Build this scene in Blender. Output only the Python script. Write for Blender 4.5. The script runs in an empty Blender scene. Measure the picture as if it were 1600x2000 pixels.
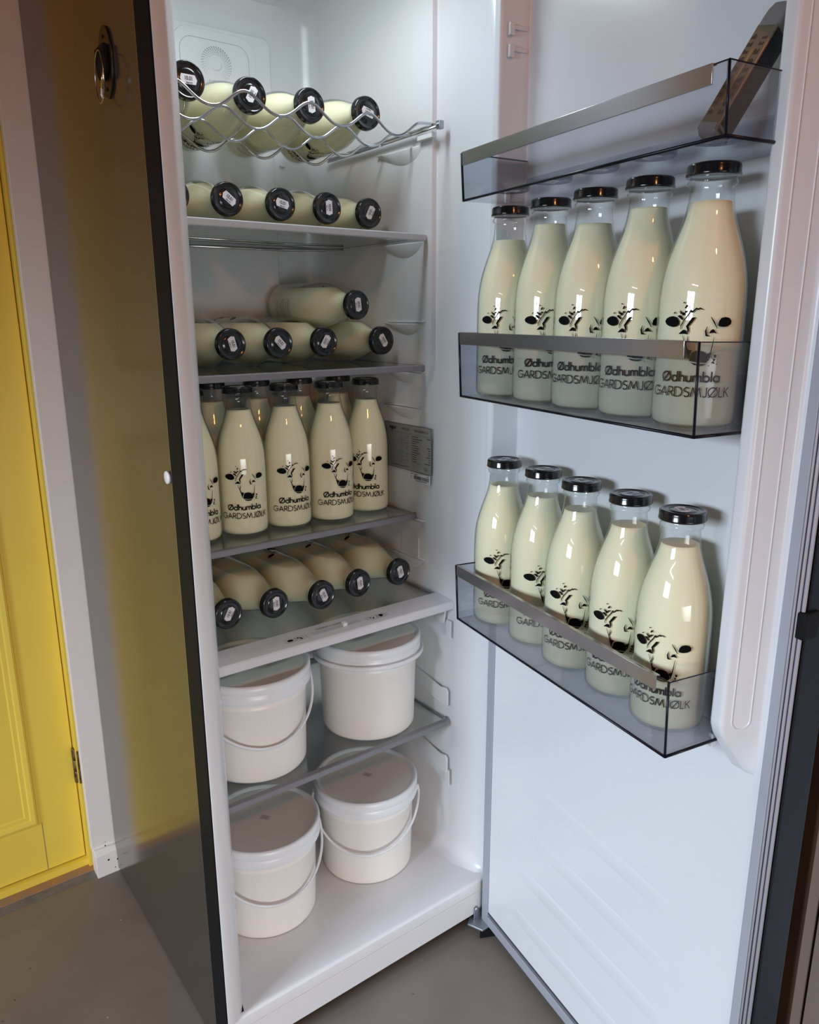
import bpy, bmesh, math, random
from mathutils import Vector, Matrix
PI = math.pi
random.seed(7)
SC = bpy.context.scene
COL = SC.collection

# ------------------------------------------------------------------ camera, world, lights
def rot_axes(yaw, pitch, roll):
    f = Vector((math.sin(yaw)*math.cos(pitch), math.cos(yaw)*math.cos(pitch), -math.sin(pitch)))
    r = Vector((math.cos(yaw), -math.sin(yaw), 0)); u = r.cross(f)
    return (r*math.cos(roll)+u*math.sin(roll), u*math.cos(roll)-r*math.sin(roll), f)
CAM = Vector((-.344, -.9306, 1.1675))
cr, cu, cf = rot_axes(.643, .2525, -.0027)
cam = bpy.data.objects.new('camera', bpy.data.cameras.new('camera'))
cam.data.sensor_fit = 'HORIZONTAL'; cam.data.sensor_width = 36.0; cam.data.lens = 1499*36/1600
cam.data.clip_start = .01
cam.matrix_world = Matrix(((cr.x, cu.x, -cf.x, CAM.x), (cr.y, cu.y, -cf.y, CAM.y), (cr.z, cu.z, -cf.z, CAM.z), (0, 0, 0, 1)))
COL.objects.link(cam); SC.camera = cam
SC.view_settings.view_transform = 'Standard'; SC.view_settings.look = 'None'
SC.view_settings.gamma = 1; SC.view_settings.use_curve_mapping = False
SC.view_settings.exposure = 0.0
SC.cycles.max_bounces = 10; SC.cycles.diffuse_bounces = 5; SC.cycles.glossy_bounces = 4
SC.cycles.transparent_max_bounces = 40; SC.cycles.transmission_bounces = 6
SC.cycles.caustics_reflective = False; SC.cycles.caustics_refractive = False
SC.cycles.sample_clamp_indirect = 4
wd = bpy.data.worlds.new('sky'); SC.world = wd; wd.use_nodes = True
bg = wd.node_tree.nodes['Background']; bg.inputs[0].default_value = (.62, .78, 1, 1); bg.inputs[1].default_value = .3

def area(name, loc, target, sx, sy, watts, color, spread=PI):
    l = bpy.data.lights.new(name, 'AREA'); l.shape = 'RECTANGLE'; l.size = sx; l.size_y = sy
    l.energy = watts; l.color = color; l.spread = spread
    o = bpy.data.objects.new(name, l); o.location = loc
    o.rotation_euler = (Vector(target)-Vector(loc)).to_track_quat('-Z', 'Y').to_euler(); COL.objects.link(o); return o
# daylight through the two panes of the window in the left wall
WX = -2.6
for k, yc in enumerate((-.86, -.34)):
    area('window_daylight', (WX-.06, yc, 1.40), (0, yc+.02, .0), .44, .56, 11.4, (.75, .86, 1.0), math.radians(72))
# unseen fill light, added in the front wall opening behind the viewer
area('front_fill_light', (-.9, -3.52, .48), (.05, 0, .05), 1.8, .7, 5.2, (.84, .84, .84), math.radians(47))
# warm ceiling bulb
pl = bpy.data.lights.new('ceiling_bulb_light', 'POINT'); pl.energy = 25; pl.color = (1.0, .36, .09); pl.shadow_soft_size = .05
po = bpy.data.objects.new('ceiling_bulb_light', pl); po.location = (-.27, -1.80, 2.22); COL.objects.link(po)
# the refrigerator's own light in its ceiling
area('refrigerator_light', (.27, .14, 1.722), (.27, .22, 1.2), .20, .07, 1.5, (.77, .90, 1.0))
# slim strip lamp high on the left wall
area('strip_lamp_light', (WX+.062, -1.0, 1.86), (0, -1.0, 1.70), .9, .03, .8, (.92, .95, 1.0))

# ------------------------------------------------------------------ materials
MATS = {}
def nd(m): return m.node_tree.nodes, m.node_tree.links
def mat(name, col, rough=.5, metal=0, spec=.5, coat=0, emis=None, sss=0, bump=None, var=None, rvar=None):
    m = bpy.data.materials.new(name); m.use_nodes = True; n, l = nd(m); b = n['Principled BSDF']
    b.inputs['Base Color'].default_value = (*col, 1); b.inputs['Roughness'].default_value = rough
    b.inputs['Metallic'].default_value = metal; b.inputs['Specular IOR Level'].default_value = spec
    b.inputs['Coat Weight'].default_value = coat
    if sss: b.inputs['Subsurface Weight'].default_value = sss; b.inputs['Subsurface Radius'].default_value = (.02, .015, .008)
    if emis: b.inputs['Emission Color'].default_value = (*emis[0], 1); b.inputs['Emission Strength'].default_value = emis[1]
    tc = n.new('ShaderNodeTexCoord')
    if var:
        t = n.new('ShaderNodeTexNoise'); t.inputs['Scale'].default_value = var[0]; t.inputs['Detail'].default_value = 6
        r = n.new('ShaderNodeValToRGB'); r.color_ramp.elements[0].position = .35; r.color_ramp.elements[1].position = .7
        r.color_ramp.elements[0].color = (*var[1], 1); r.color_ramp.elements[1].color = (*col, 1)
        l.new(tc.outputs['Object'], t.inputs['Vector']); l.new(t.outputs['Fac'], r.inputs['Fac']); l.new(r.outputs['Color'], b.inputs['Base Color'])
    if bump:
        t = n.new('ShaderNodeTexNoise'); t.inputs['Scale'].default_value = bump[0]; t.inputs['Detail'].default_value = 4
        bp = n.new('ShaderNodeBump'); bp.inputs['Strength'].default_value = bump[1]; bp.inputs['Distance'].default_value = bump[2] if len(bump) > 2 else .002
        l.new(tc.outputs['Object'], t.inputs['Vector']); l.new(t.outputs['Fac'], bp.inputs['Height']); l.new(bp.outputs['Normal'], b.inputs['Normal'])
    MATS[name] = m; return m
def clear(name, tint, ior=1.45, rough=0.0, diffuse=0.0, dcol=(.8, .8, .8), boost=1.0, rim=None):
    """thin clear sheet: light passes straight through, the surface reflects by fresnel"""
    m = bpy.data.materials.new(name); m.use_nodes = True; n, l = nd(m); n.remove(n['Principled BSDF']); out = n['Material Output']
    tr = n.new('ShaderNodeBsdfTransparent'); tr.inputs[0].default_value = (*tint, 1)
    gl = n.new('ShaderNodeBsdfGlossy'); gl.inputs['Roughness'].default_value = rough; gl.inputs[0].default_value = (1, 1, 1, 1)
    lw = n.new('ShaderNodeLayerWeight'); lw.inputs[0].default_value = .5; f0 = ((ior-1)/(ior+1))**2
    pw = n.new('ShaderNodeMath'); pw.operation = 'POWER'; pw.inputs[1].default_value = 5; l.new(lw.outputs['Facing'], pw.inputs[0])
    mu = n.new('ShaderNodeMath'); mu.operation = 'MULTIPLY_ADD'; mu.inputs[1].default_value = (1-f0)*.9*boost; mu.inputs[2].default_value = f0*boost; mu.use_clamp = True
    l.new(pw.outputs[0], mu.inputs[0])
    if rim:   # longer path through the wall of the glass towards its outline: more of its own tint
        p3 = n.new('ShaderNodeMath'); p3.operation = 'POWER'; p3.inputs[1].default_value = 4; l.new(lw.outputs['Facing'], p3.inputs[0])
        mc = n.new('ShaderNodeMix'); mc.data_type = 'RGBA'; mc.inputs['A'].default_value = (*tint, 1); mc.inputs['B'].default_value = (*rim, 1)
        l.new(p3.outputs[0], mc.inputs['Factor']); l.new(mc.outputs['Result'], tr.inputs[0])
    mx = n.new('ShaderNodeMixShader'); l.new(mu.outputs[0], mx.inputs[0]); base = tr.outputs[0]
    if diffuse:
        df = n.new('ShaderNodeBsdfDiffuse'); df.inputs[0].default_value = (*dcol, 1)
        m2 = n.new('ShaderNodeMixShader'); m2.inputs[0].default_value = diffuse; l.new(tr.outputs[0], m2.inputs[1]); l.new(df.outputs[0], m2.inputs[2]); base = m2.outputs[0]
    l.new(base, mx.inputs[1]); l.new(gl.outputs[0], mx.inputs[2]); l.new(mx.outputs[0], out.inputs[0])
    MATS[name] = m; return m

liner = mat('white_liner_plastic', (.74, .75, .765), .24, spec=.5)
flange = mat('white_front_frame', (.70, .70, .73), .35)
doorlin = mat('white_door_liner', (.70, .71, .735), .26)
gasket = mat('grey_rubber_gasket', (.33, .345, .39), .5)
foldm = mat('pale_gasket_fold', (.36, .35, .39), .42)
gasket_dark = mat('dark_gasket_fold', (.05, .05, .065), .55)
sidem = mat('dark_brushed_side', (.155, .14, .13), .17, metal=.75, bump=(6, .04, .001))
black = mat('black_plastic', (.008, .008, .009), .6, spec=.12)
slate = mat('slate_door_side', (.013, .019, .027), .55, spec=.15)
steel = mat('chrome_wire', (.62, .63, .65), .16, metal=1)
zinc = mat('zinc_bracket', (.42, .46, .50), .38, metal=.9)
trimm = mat('grey_shelf_trim', (.22, .225, .25), .42)
trimlt = mat('light_shelf_trim', (.50, .53, .56), .35)
chromestrip = mat('satin_chrome_strip', (.46, .45, .46), .22, metal=.9)
seam = mat('dark_clear_edge', (.004, .005, .012), .3, spec=.25)
lidm = mat('black_lacquered_lid', (.008, .008, .009), .16, coat=.3)
milkm = mat('cream_milk', (.90, .84, .60), .45, spec=.2, sss=.35)
inkm = mat('black_print', (.004, .004, .004), .8, spec=.08)
paper = mat('white_sticker_paper', (.74, .73, .75), .6)
ink2 = mat('grey_sticker_ink', (.035, .03, .04), .6)
bucketm = mat('white_tub_plastic', (.90, .87, .82), .32, spec=.45, sss=.12)
bucketlid = mat('milky_lid_plastic', (.90, .885, .83), .30, spec=.45)
bucketrim = mat('milky_rim_plastic', (.83, .86, .89), .27, spec=.5)
yellow = mat('yellow_paint', (.88, .67, .095), .36, var=(3, (.83, .63, .085)), bump=(60, .12, .001))
casingm = mat('white_casing_paint', (.86, .835, .81), .5, bump=(80, .12, .001), var=(5, (.82, .795, .77)))
wallm = mat('white_wall_paint', (.62, .61, .59), .7, bump=(70, .1, .001))
whitepl = mat('white_enamel', (.85, .85, .85), .35)
brass = mat('old_brass', (.34, .25, .12), .42, metal=.9, var=(60, (.10, .06, .04)))
gold = mat('polished_brass_key', (.75, .48, .18), .25, metal=1)
orangem = mat('orange_primer', (.45, .20, .06), .7, var=(30, (.30, .20, .14)))
threshm = mat('grey_threshold', (.20, .18, .19), .7, var=(25, (.13, .12, .12)), bump=(50, .4, .003))
plateg = mat('silver_rating_foil', (.34, .35, .35), .4, metal=.3)
packm = mat('bronze_printed_card', (.27, .21, .13), .42, metal=.25, var=(25, (.19, .155, .11)))
packgold = mat('gold_printed_band', (.42, .28, .12), .4, metal=.3)
packside = mat('black_card_side', (.012, .011, .012), .5)
packcap = mat('grey_pack_end', (.24, .22, .21), .5)
bulbm = mat('lit_bulb', (1, .8, .5), .5, emis=((1, .66, .34), 25))
ledm = mat('lit_diffuser', (1, 1, 1), .4, emis=((.92, .98, 1), 6))
woodframe = mat('white_window_frame', (.6, .6, .6), .5)
wallshade = mat('dark_brown_wall_shade', (.075, .040, .022), .55, var=(6, (.055, .03, .018)))
woodm = mat('brown_wood_panel', (.20, .12, .065), .5, var=(4, (.13, .075, .04)))
glassm = clear('clear_bottle_glass', (.965, .98, .972), 1.5, boost=1.15, rim=(.45, .52, .48))
shelfglass = clear('shelf_glass', (.905, .93, .92), 1.5, boost=1.3)
plast = clear('clear_smoke_plastic', (.84, .855, .885), 1.5, boost=1.0, diffuse=.015, dcol=(.5, .52, .56))
plastfloor = clear('clear_textured_plastic', (.86, .87, .88), 1.45, rough=.25, diffuse=.30, dcol=(.62, .64, .66))
paneglass = clear('window_glass', (.97, .98, .98), 1.45)

def floor_material():
    m = bpy.data.materials.new('grey_brown_concrete'); m.use_nodes = True; n, l = nd(m); b = n['Principled BSDF']
    tc = n.new('ShaderNodeTexCoord')
    t = n.new('ShaderNodeTexNoise'); t.inputs['Scale'].default_value = 5; t.inputs['Detail'].default_value = 8
    r = n.new('ShaderNodeValToRGB'); r.color_ramp.elements[0].color = (.165, .138, .116, 1); r.color_ramp.elements[1].color = (.215, .185, .158, 1)
    r.color_ramp.elements[0].position = .3; r.color_ramp.elements[1].position = .7
    v = n.new('ShaderNodeTexVoronoi'); v.inputs['Scale'].default_value = 34; v.inputs['Randomness'].default_value = 1
    c2 = n.new('ShaderNodeValToRGB'); c2.color_ramp.elements[0].position = .045; c2.color_ramp.elements[1].position = .075
    c2.color_ramp.elements[0].color = (1, 1, 1, 1); c2.color_ramp.elements[1].color = (0, 0, 0, 1)
    rnd = n.new('ShaderNodeMath'); rnd.operation = 'GREATER_THAN'; rnd.inputs[1].default_value = .62
    sep = n.new('ShaderNodeSeparateColor'); l.new(v.outputs['Color'], sep.inputs[0]); l.new(sep.outputs[0], rnd.inputs[0])
    mul = n.new('ShaderNodeMath'); mul.operation = 'MULTIPLY'; l.new(c2.outputs['Color'], mul.inputs[0]); l.new(rnd.outputs[0], mul.inputs[1])
    pick = n.new('ShaderNodeMix'); pick.data_type = 'RGBA'; pick.inputs['A'].default_value = (.05, .035, .025, 1); pick.inputs['B'].default_value = (.40, .37, .33, 1)
    g2 = n.new('ShaderNodeMath'); g2.operation = 'GREATER_THAN'; g2.inputs[1].default_value = .6; l.new(sep.outputs[1], g2.inputs[0]); l.new(g2.outputs[0], pick.inputs['Factor'])
    mx = n.new('ShaderNodeMix'); mx.data_type = 'RGBA'
    for o_, i_ in ((tc.outputs['Object'], t.inputs['Vector']), (tc.outputs['Object'], v.inputs['Vector']), (v.outputs['Distance'], c2.inputs['Fac']),
                   (t.outputs['Fac'], r.inputs['Fac']), (r.outputs['Color'], mx.inputs['A']), (pick.outputs['Result'], mx.inputs['B']), (mul.outputs[0], mx.inputs['Factor']), (mx.outputs['Result'], b.inputs['Base Color'])):
        l.new(o_, i_)
    b.inputs['Roughness'].default_value = .48
    bp = n.new('ShaderNodeBump'); bp.inputs['Strength'].default_value = .25; bp.inputs['Distance'].default_value = .003; l.new(t.outputs['Fac'], bp.inputs['Height']); l.new(bp.outputs['Normal'], b.inputs['Normal'])
    return m
floorm = floor_material()
def mesh_bottom_bump(m, scale):
    n, l = nd(m); g = [x for x in n if x.type == 'BSDF_GLOSSY'][0]; d = [x for x in n if x.type == 'BSDF_DIFFUSE'][0]
    tc = n.new('ShaderNodeTexCoord'); v = n.new('ShaderNodeTexVoronoi'); v.inputs['Scale'].default_value = scale; v.inputs['Randomness'].default_value = 0
    bp = n.new('ShaderNodeBump'); bp.inputs['Strength'].default_value = .8; bp.inputs['Distance'].default_value = .002
    l.new(tc.outputs['Object'], v.inputs['Vector']); l.new(v.outputs['Distance'], bp.inputs['Height']); l.new(bp.outputs['Normal'], g.inputs['Normal']); l.new(bp.outputs['Normal'], d.inputs['Normal'])
mesh_bottom_bump(plastfloor, 200)

# ------------------------------------------------------------------ geometry helpers
class B:
    def __init__(s): s.bm = bmesh.new()
    def quad(s, *pts): return s.bm.faces.new([s.bm.verts.new(p) for p in pts])
    def box(s, x0, x1, y0, y1, z0, z1, M=None):
        vs = [s.bm.verts.new(((M @ Vector(p)) if M else Vector(p))) for p in ((x0, y0, z0), (x1, y0, z0), (x1, y1, z0), (x0, y1, z0), (x0, y0, z1), (x1, y0, z1), (x1, y1, z1), (x0, y1, z1))]
        for f in ((0, 3, 2, 1), (4, 5, 6, 7), (0, 1, 5, 4), (1, 2, 6, 5), (2, 3, 7, 6), (3, 0, 4, 7)): s.bm.faces.new([vs[i] for i in f])
        return s
    def lathe(s, prof, n=48, M=None, cap0=True, cap1=True, smooth=True):
        rings = []
        for r, z in prof:
            ring = [s.bm.verts.new((r*math.cos(2*PI*i/n), r*math.sin(2*PI*i/n), z)) for i in range(n)] if r > 1e-6 else [s.bm.verts.new((0, 0, z))]
            rings.append(ring)
        for a, b in zip(rings, rings[1:]):
            for i in range(n):
                j = (i+1) % n
                if len(a) == 1 and len(b) == 1: continue
                if len(a) == 1: f = s.bm.faces.new((a[0], b[j], b[i]))
                elif len(b) == 1: f = s.bm.faces.new((a[i], a[j], b[0]))
                else: f = s.bm.faces.new((a[i], a[j], b[j], b[i]))
                f.smooth = smooth
        if cap0 and len(rings[0]) > 1: s.bm.faces.new(rings[0][::-1])
        if cap1 and len(rings[-1]) > 1: s.bm.faces.new(rings[-1])
        if M: bmesh.ops.transform(s.bm, matrix=M, verts=[v for r in rings for v in r])
        return s
    def tube(s, pts, r, n=10, closed=False, flat=1.0):
        pts = [Vector(p) for p in pts]; N = len(pts); rings = []; up = None
        for i, p in enumerate(pts):
            t = (pts[(i+1) % N]-pts[i-1]) if closed else (pts[min(i+1, N-1)]-pts[max(i-1, 0)])
            t.normalize()
            if up is None:
                up = Vector((0, 0, 1)) if abs(t.z) < .9 else Vector((0, 1, 0))
            a = t.cross(up).normalized(); up = a.cross(t).normalized()
            rr = r[i] if isinstance(r, (list, tuple)) else r
            rings.append([s.bm.verts.new(p+a*rr*math.cos(2*PI*k/n)*flat+up*rr*math.sin(2*PI*k/n)) for k in range(n)])
        for i in range(N if closed else N-1):
            A, C = rings[i], rings[(i+1) % N]
            for k in range(n):
                f = s.bm.faces.new((A[k], A[(k+1) % n], C[(k+1) % n], C[k])); f.smooth = True
        if not closed: s.bm.faces.new(rings[0][::-1]); s.bm.faces.new(rings[-1])
        return s
    def prism(s, poly, a0, a1, axis='x', M=None, smooth=False):
        """poly in the two other axes (in order), extruded along axis"""
        def P(a, q):
            v = {'x': Vector((a, q[0], q[1])), 'y': Vector((q[0], a, q[1])), 'z': Vector((q[0], q[1], a))}[axis]
            return (M @ v) if M else v
        A = [s.bm.verts.new(P(a0, q)) for q in poly]; C = [s.bm.verts.new(P(a1, q)) for q in poly]; n = len(poly)
        s.bm.faces.new(A[::-1]); s.bm.faces.new(C)
        for i in range(n):
            f = s.bm.faces.new((A[i], A[(i+1) % n], C[(i+1) % n], C[i])); f.smooth = smooth
        return s
    def grid(s, rows, smooth=True, close=False):
        R = [[s.bm.verts.new(p) for p in row] for row in rows]
        for a, b in zip(R, R[1:]):
            for i in range(len(a)-(0 if close else 1)):
                j = (i+1) % len(a)
                f = s.bm.faces.new((a[i], a[j], b[j], b[i])); f.smooth = smooth
        return s
    def build(s, name, m, parent=None, bevel=0, M=None, recalc=True, solid=0, autosmooth=True):
        if recalc: bmesh.ops.recalc_face_normals(s.bm, faces=s.bm.faces)
        me = bpy.data.meshes.new(name); s.bm.to_mesh(me); s.bm.free()
        me.materials.append(m)
        o = bpy.data.objects.new(name, me); COL.objects.link(o)
        if parent: o.parent = parent
        if M: o.matrix_basis = M
        if solid:
            md = o.modifiers.new('thickness', 'SOLIDIFY'); md.thickness = solid; md.offset = 1
        if bevel:
            md = o.modifiers.new('bevel', 'BEVEL'); md.width = bevel; md.segments = 3; md.limit_method = 'ANGLE'; md.angle_limit = .6
            for p in me.polygons: p.use_smooth = True
            md.harden_normals = False
            try: me.set_sharp_from_angle(angle=.7)
            except Exception: pass
        return o
def empty(name, loc=(0, 0, 0), label=None, cat=None, group=None, kind=None):
    o = bpy.data.objects.new(name, None); COL.objects.link(o); o.location = loc; o.empty_display_size = .05
    return tag(o, label, cat, group, kind)
def tag(o, label=None, cat=None, group=None, kind=None):
    if label: o['label'] = label
    if cat: o['category'] = cat
    if group: o['group'] = group
    if kind: o['kind'] = kind
    return o
def copy_tree(o, parent=None):
    c = o.copy(); COL.objects.link(c)
    if parent: c.parent = parent
    for ch in list(o.children): copy_tree(ch, c)
    return c
def rrect(x0, x1, y0, y1, r, n=6):
    pts = []
    for cx, cy, a0 in ((x1-r, y1-r, 0), (x0+r, y1-r, PI/2), (x0+r, y0+r, PI), (x1-r, y0+r, 1.5*PI)):
        for k in range(n+1):
            a = a0+PI/2*k/n; pts.append((cx+r*math.cos(a), cy+r*math.sin(a)))
    return pts
def text_mesh(name, s, size, m, parent, M, align='CENTER', bold=0):
    cu_ = bpy.data.curves.new(name, 'FONT'); cu_.body = s; cu_.size = size; cu_.align_x = align; cu_.align_y = 'CENTER'; cu_.offset = bold; cu_.resolution_u = 3
    t = bpy.data.objects.new(name+'_tmp', cu_); COL.objects.link(t)
    me = bpy.data.meshes.new_from_object(t.evaluated_get(bpy.context.evaluated_depsgraph_get()))
    bpy.data.objects.remove(t); bpy.data.curves.remove(cu_)
    me.materials.clear(); me.materials.append(m)
    if parent is None and M is None: return me
    o = bpy.data.objects.new(name, me); COL.objects.link(o); o.parent = parent; o.matrix_basis = M; return o

# ------------------------------------------------------------------ room
WY = .60      # wall behind the refrigerator
def struct(name, b, m, **k): return tag(b.build(name, m, **k), kind='structure')
struct('floor', B().box(-2.7, .8, -3.6, .75, -.05, 0), floorm)
struct('ceiling', B().box(-2.7, .8, -3.6, .75, 2.5, 2.55), woodm)
DX0, DX1 = -.87, -.045      # doorway in the back wall
w = B(); w.box(-2.6, DX0-.09, WY+.012, WY+.12, 0, 2.5); w.box(DX1+.03, .8, WY+.012, WY+.12, 0, 2.5); w.box(DX0-.09, DX1+.03, WY+.012, WY+.12, 2.06, 2.5)
struct('wall_back', w, wallm)
b = B(); b.box(.73, .80, -3.6, WY+.012, 0, 2.5)
wr = struct('wall_right', b, mat('white_board_wall', (.80, .80, .79), .6, bump=(70, .1, .001)))
struct('door_shade_strip', B().box(.722, .731, -.5075, WY+.012, 0, 2.5), wallshade, bevel=.004)  # dark brown strip painting in the open door's shade on this wall
b = B()
for y in (-.524, -1.1): b.box(.7292, .7299, y-.0012, y+.0012, 0, 2.5)
b.build('board_joint', black, wr)
w = B(); y0, y1, z0, z1 = -1.12, -.08, 1.10, 1.70
w.box(WX-.1, WX, -3.6, y0, 0, 2.5); w.box(WX-.1, WX, y1, .75, 0, 2.5); w.box(WX-.1, WX, y0, y1, 0, z0); w.box(WX-.1, WX, y0, y1, z1, 2.5)
struct('wall_left', w, woodm)
w = B(); w.box(WX-.05, WX+.015, y0, y0+.04, z0, z1); w.box(WX-.05, WX+.015, y1-.04, y1, z0, z1); w.box(WX-.05, WX+.015, y0, y1, z0, z0+.03); w.box(WX-.05, WX+.015, y0, y1, z1-.03, z1); w.box(WX-.05, WX+.01, -.62, -.58, z0, z1)
wn = struct('window_1', w, woodframe)
w = B(); w.box(WX-.03, WX-.026, y0+.03, y1-.03, z0+.02, z1-.02); w.build('pane', paneglass, wn)
w = B(); w.box(-2.6, -1.9, -3.6, -3.5, 0, 2.5); w.box(.1, .8, -3.6, -3.5, 0, 2.5); w.box(-1.9, .1, -3.6, -3.5, 2.1, 2.5)
struct('wall_front', w, woodm)
# casing, plinth block and jamb of the yellow door
b = B(); b.box(DX1, .0035, WY-.001, WY+.018, .058, 2.12); b.box(DX0-.075, DX0, WY-.001, WY+.018, .058, 2.12); b.box(DX0, DX1, WY-.001, WY+.018, 2.03, 2.12)
cs = struct('trim_1', b, casingm, bevel=.0012)
b = B(); b.box(-.043, .0045, WY-.016, WY+.018, 0, .052); b.prism([(WY-.016, .052), (WY+.01, .052), (WY+.01, .062), (WY-.008, .062)], -.043, .0045, 'x')
b.box(DX0-.077, DX0+.002, WY-.016, WY+.018, 0, .06)
bb = struct('baseboard_back', b, casingm, bevel=.001)
b = B()
for x, z, r in ((-.0215, .073, .0017), (-.018, .036, .0021), (-.006, .012, .0012), (.0005, .030, .0022)):
    b.lathe([(r, 0), (r*.6, .0006)], 12, M=Matrix.Translation((x, WY-.0162, z)) @ Matrix.Rotation(PI/2, 4, 'X'))
b.build('nail_hole', black, bb)
b = B(); b.box(DX1-.003, -.015, .630, .70, .001, 2.06); b.box(DX0-.02, DX0+.004, .630, .70, .001, 2.06); b.box(DX0, DX1, .630, .70, 2.025, 2.06); b.box(DX0, DX1+.0, .638, .70, .004, .019)
struct('trim_2', b, yellow, bevel=.001)
b = B(); b.box(DX0, DX1+.012, .6155, .640, 0, .0045)
struct('trim_3', b, orangem)
b = B(); b.box(DX0-.02, DX1+.012, .596, .617, 0, .0022)
struct('trim_4', b, threshm)
# the yellow door
dr = struct('door_1', B().box(-.862, -.0495, .650, .690, .0215, 2.02), yellow, bevel=.0015)
def door_panel(x0, x1, z0, z1):
    b = B()
    def ring(i, y): return [(x0+i, y, z0+i), (x1-i, y, z0+i), (x1-i, y, z1-i), (x0+i, y, z1-i)]
    prof = [(0, .6505), (.0025, .6452), (.006, .6440), (.014, .6452), (.0165, .6475), (.024, .6478), (.027, .6505)]
    rows = [ring(i, y) for i, y in prof]
    b.grid(rows, smooth=False, close=True); b.quad(*ring(.027, .6503)); return b
door_panel(-.78, -.131, .137, .93).build('door_moulding', yellow, dr)
door_panel(-.78, -.131, 1.06, 1.90).build('door_moulding', yellow, dr)
b = B(); b.box(-.1262, -.1254, .6492, .6502, .0225, .137); b.build('board_joint', threshm, dr)
for zc in (.247, 1.72):
    b = B(); b.box(-.047, -.030, .628, .6315, zc-.038, zc+.038); b.build('hinge_leaf', brass, dr, bevel=.0008)
    b = B()
    for k, (a, c_) in enumerate(((-.040, -.0135), (-.013, .013), (.0135, .040))): b.lathe([(.0045, a), (.0052, a+.002), (.0052, c_-.002), (.0045, c_)], 16, M=Matrix.Translation((-.0485, .6425, zc)))
    b.build('hinge_pin', brass, dr)
# ceiling lamp (the warm bulb)
lamp = empty('ceiling_lamp', (-.27, -1.80, 2.5), 'bare warm bulb hanging from the ceiling behind the viewer', 'lamp')
B().lathe([(.05, 0), (.05, -.015), (.02, -.03)], 24).build('canopy', whitepl, lamp)
B().tube([(0, 0, -.02), (0, 0, -.17)], .004).build('cord', black, lamp)
B().lathe([(.018, -.15), (.02, -.20), (.016, -.215)], 20).build('socket', black, lamp)
B().lathe([(.0, -.345), (.02, -.338), (.03, -.315), (.028, -.285), (.016, -.235), (.013, -.214)], 24, cap1=False).build('bulb', clear('bulb_glass', (1, .95, .88), 1.3), lamp)

sl = empty('strip_lamp', (WX, -1.0, 1.86), 'slim lit strip lamp high on the left wall', 'lamp')
B().box(0, .045, -.48, .48, -.025, .025).build('lamp_body', whitepl, sl, bevel=.003)
B().box(.045, .058, -.46, .46, -.017, .017).build('diffuser', ledm, sl, bevel=.003)

# ------------------------------------------------------------------ refrigerator
FW, FD, FH = .595, .59, 1.80
fr = empty('refrigerator', (0, 0, 0), 'tall refrigerator with dark sides and white interior standing open, filled with milk bottles and tubs', 'refrigerator')
b = B()
b.box(0, .012, .002, FD, .008, FH); b.box(FW-.01, FW, .004, FD, .008, FH); b.box(.012, FW-.01, FD-.012, FD, .03, FH); b.box(.012, FW-.01, .004, FD-.012, 1.765, FH); b.box(.012, FW-.01, .012, FD-.012, .02, .06)
b.build('cabinet_shell', sidem, fr, bevel=.0015)
b = B(); b.box(-.0016, .0, .001, .0475, .008, FH); b.build('side_edge_strip', black, fr)
b = B(); b.box(-.0018, .0, .0475, .0485, .008, FH); b.build('side_edge_bead', chromestrip, fr)
# interior liner
half = [(.0002, 0), (.0005, -.0012), (.0155, -.0012), (.019, .0015), (.0275, .010), (.036, .026), (.041, .05), (.043, .165), (.052, .176), (.055, .30), (.060, .50), (.072, .540), (.10, .553)]
right = [(.49, .553), (.515, .545), (.5285, .525), (.530, .30), (.530, .1695), (.5385, .1680), (.5395, .160), (.5405, .05), (.543, .022), (.553, .006), (.566, -.0012), (.583, -.0012)]
sect = half+[(.10+.39*k/12, .553) for k in range(1, 12)]+right
def inset(i, z):
    out = []
    tz = min(1, max(0, (1.06-z)/.12))
    for x, y in sect:
        if (x, y) == (.530, .1695): y += .06*tz
        elif (x, y) == (.5385, .1680): x -= .0040*tz
        elif (x, y) == (.5395, .160): x -= .0012*tz; y -= .05*tz
        if y > .06 and x < .3: x = x+i
        elif x < .3: x = x
        elif y > .018: x = x-i*.95
        elif y > .0005 and x < .3: x = x+i*.5
        elif y > .0005: x = x-i*.5
        if y > .50: y = y-i*.8
        out.append((x, y, z))
    return out
rows = [inset(i, z) for i, z in ((.030, .1005), (.017, .1035), (.007, .112), (.002, .123), (0, .135))]+[inset(0, .135+1.575*k/20) for k in range(1, 21)]+[inset(i, z) for i, z in ((.003, 1.722), (.012, 1.734), (.03, 1.738))]
lw_ = B().grid(rows).build('liner_wall', liner, fr); lw_.data.set_sharp_from_angle(angle=.75)
# floor of the liner, front lip, front frame bottom
prof = [(.553, .1006), (.085, .1006), (.074, .1000), (.062, .1012), (.0075, .1045), (.0045, .1045), (.0015, .1036), (-.0006, .1015), (-.0012, .0985), (-.0012, .0815), (.0005, .0808), (.0005, .0798), (-.0012, .0790), (-.0012, .034), (.004, .031), (.02, .030)]
NX = 26
b = B(); rows = []
for y, z in prof:
    x0_, x1_ = (.0005, .583) if y < .005 else ((.03, .553) if y < .02 else (.045, .545))
    rows.append([(x0_+(x1_-x0_)*k/NX, y, z) for k in range(NX+1)])
b.grid(rows, smooth=True); o = b.build('liner_floor', liner, fr); o.data.set_sharp_from_angle(angle=.55); B().box(.004, .583, -.0017, -.0011, .0796, .0806).build('frame_seam', whitepl, o)
b = B(); b.grid([[(x, y, 1.738) for x in (.0005, .3, .583)] for y in (-.0012, .02, .553)], smooth=False); b.box(.0005, .583, -.0012, .004, 1.738, 1.797); b.build('liner_ceiling', liner, fr)
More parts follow.
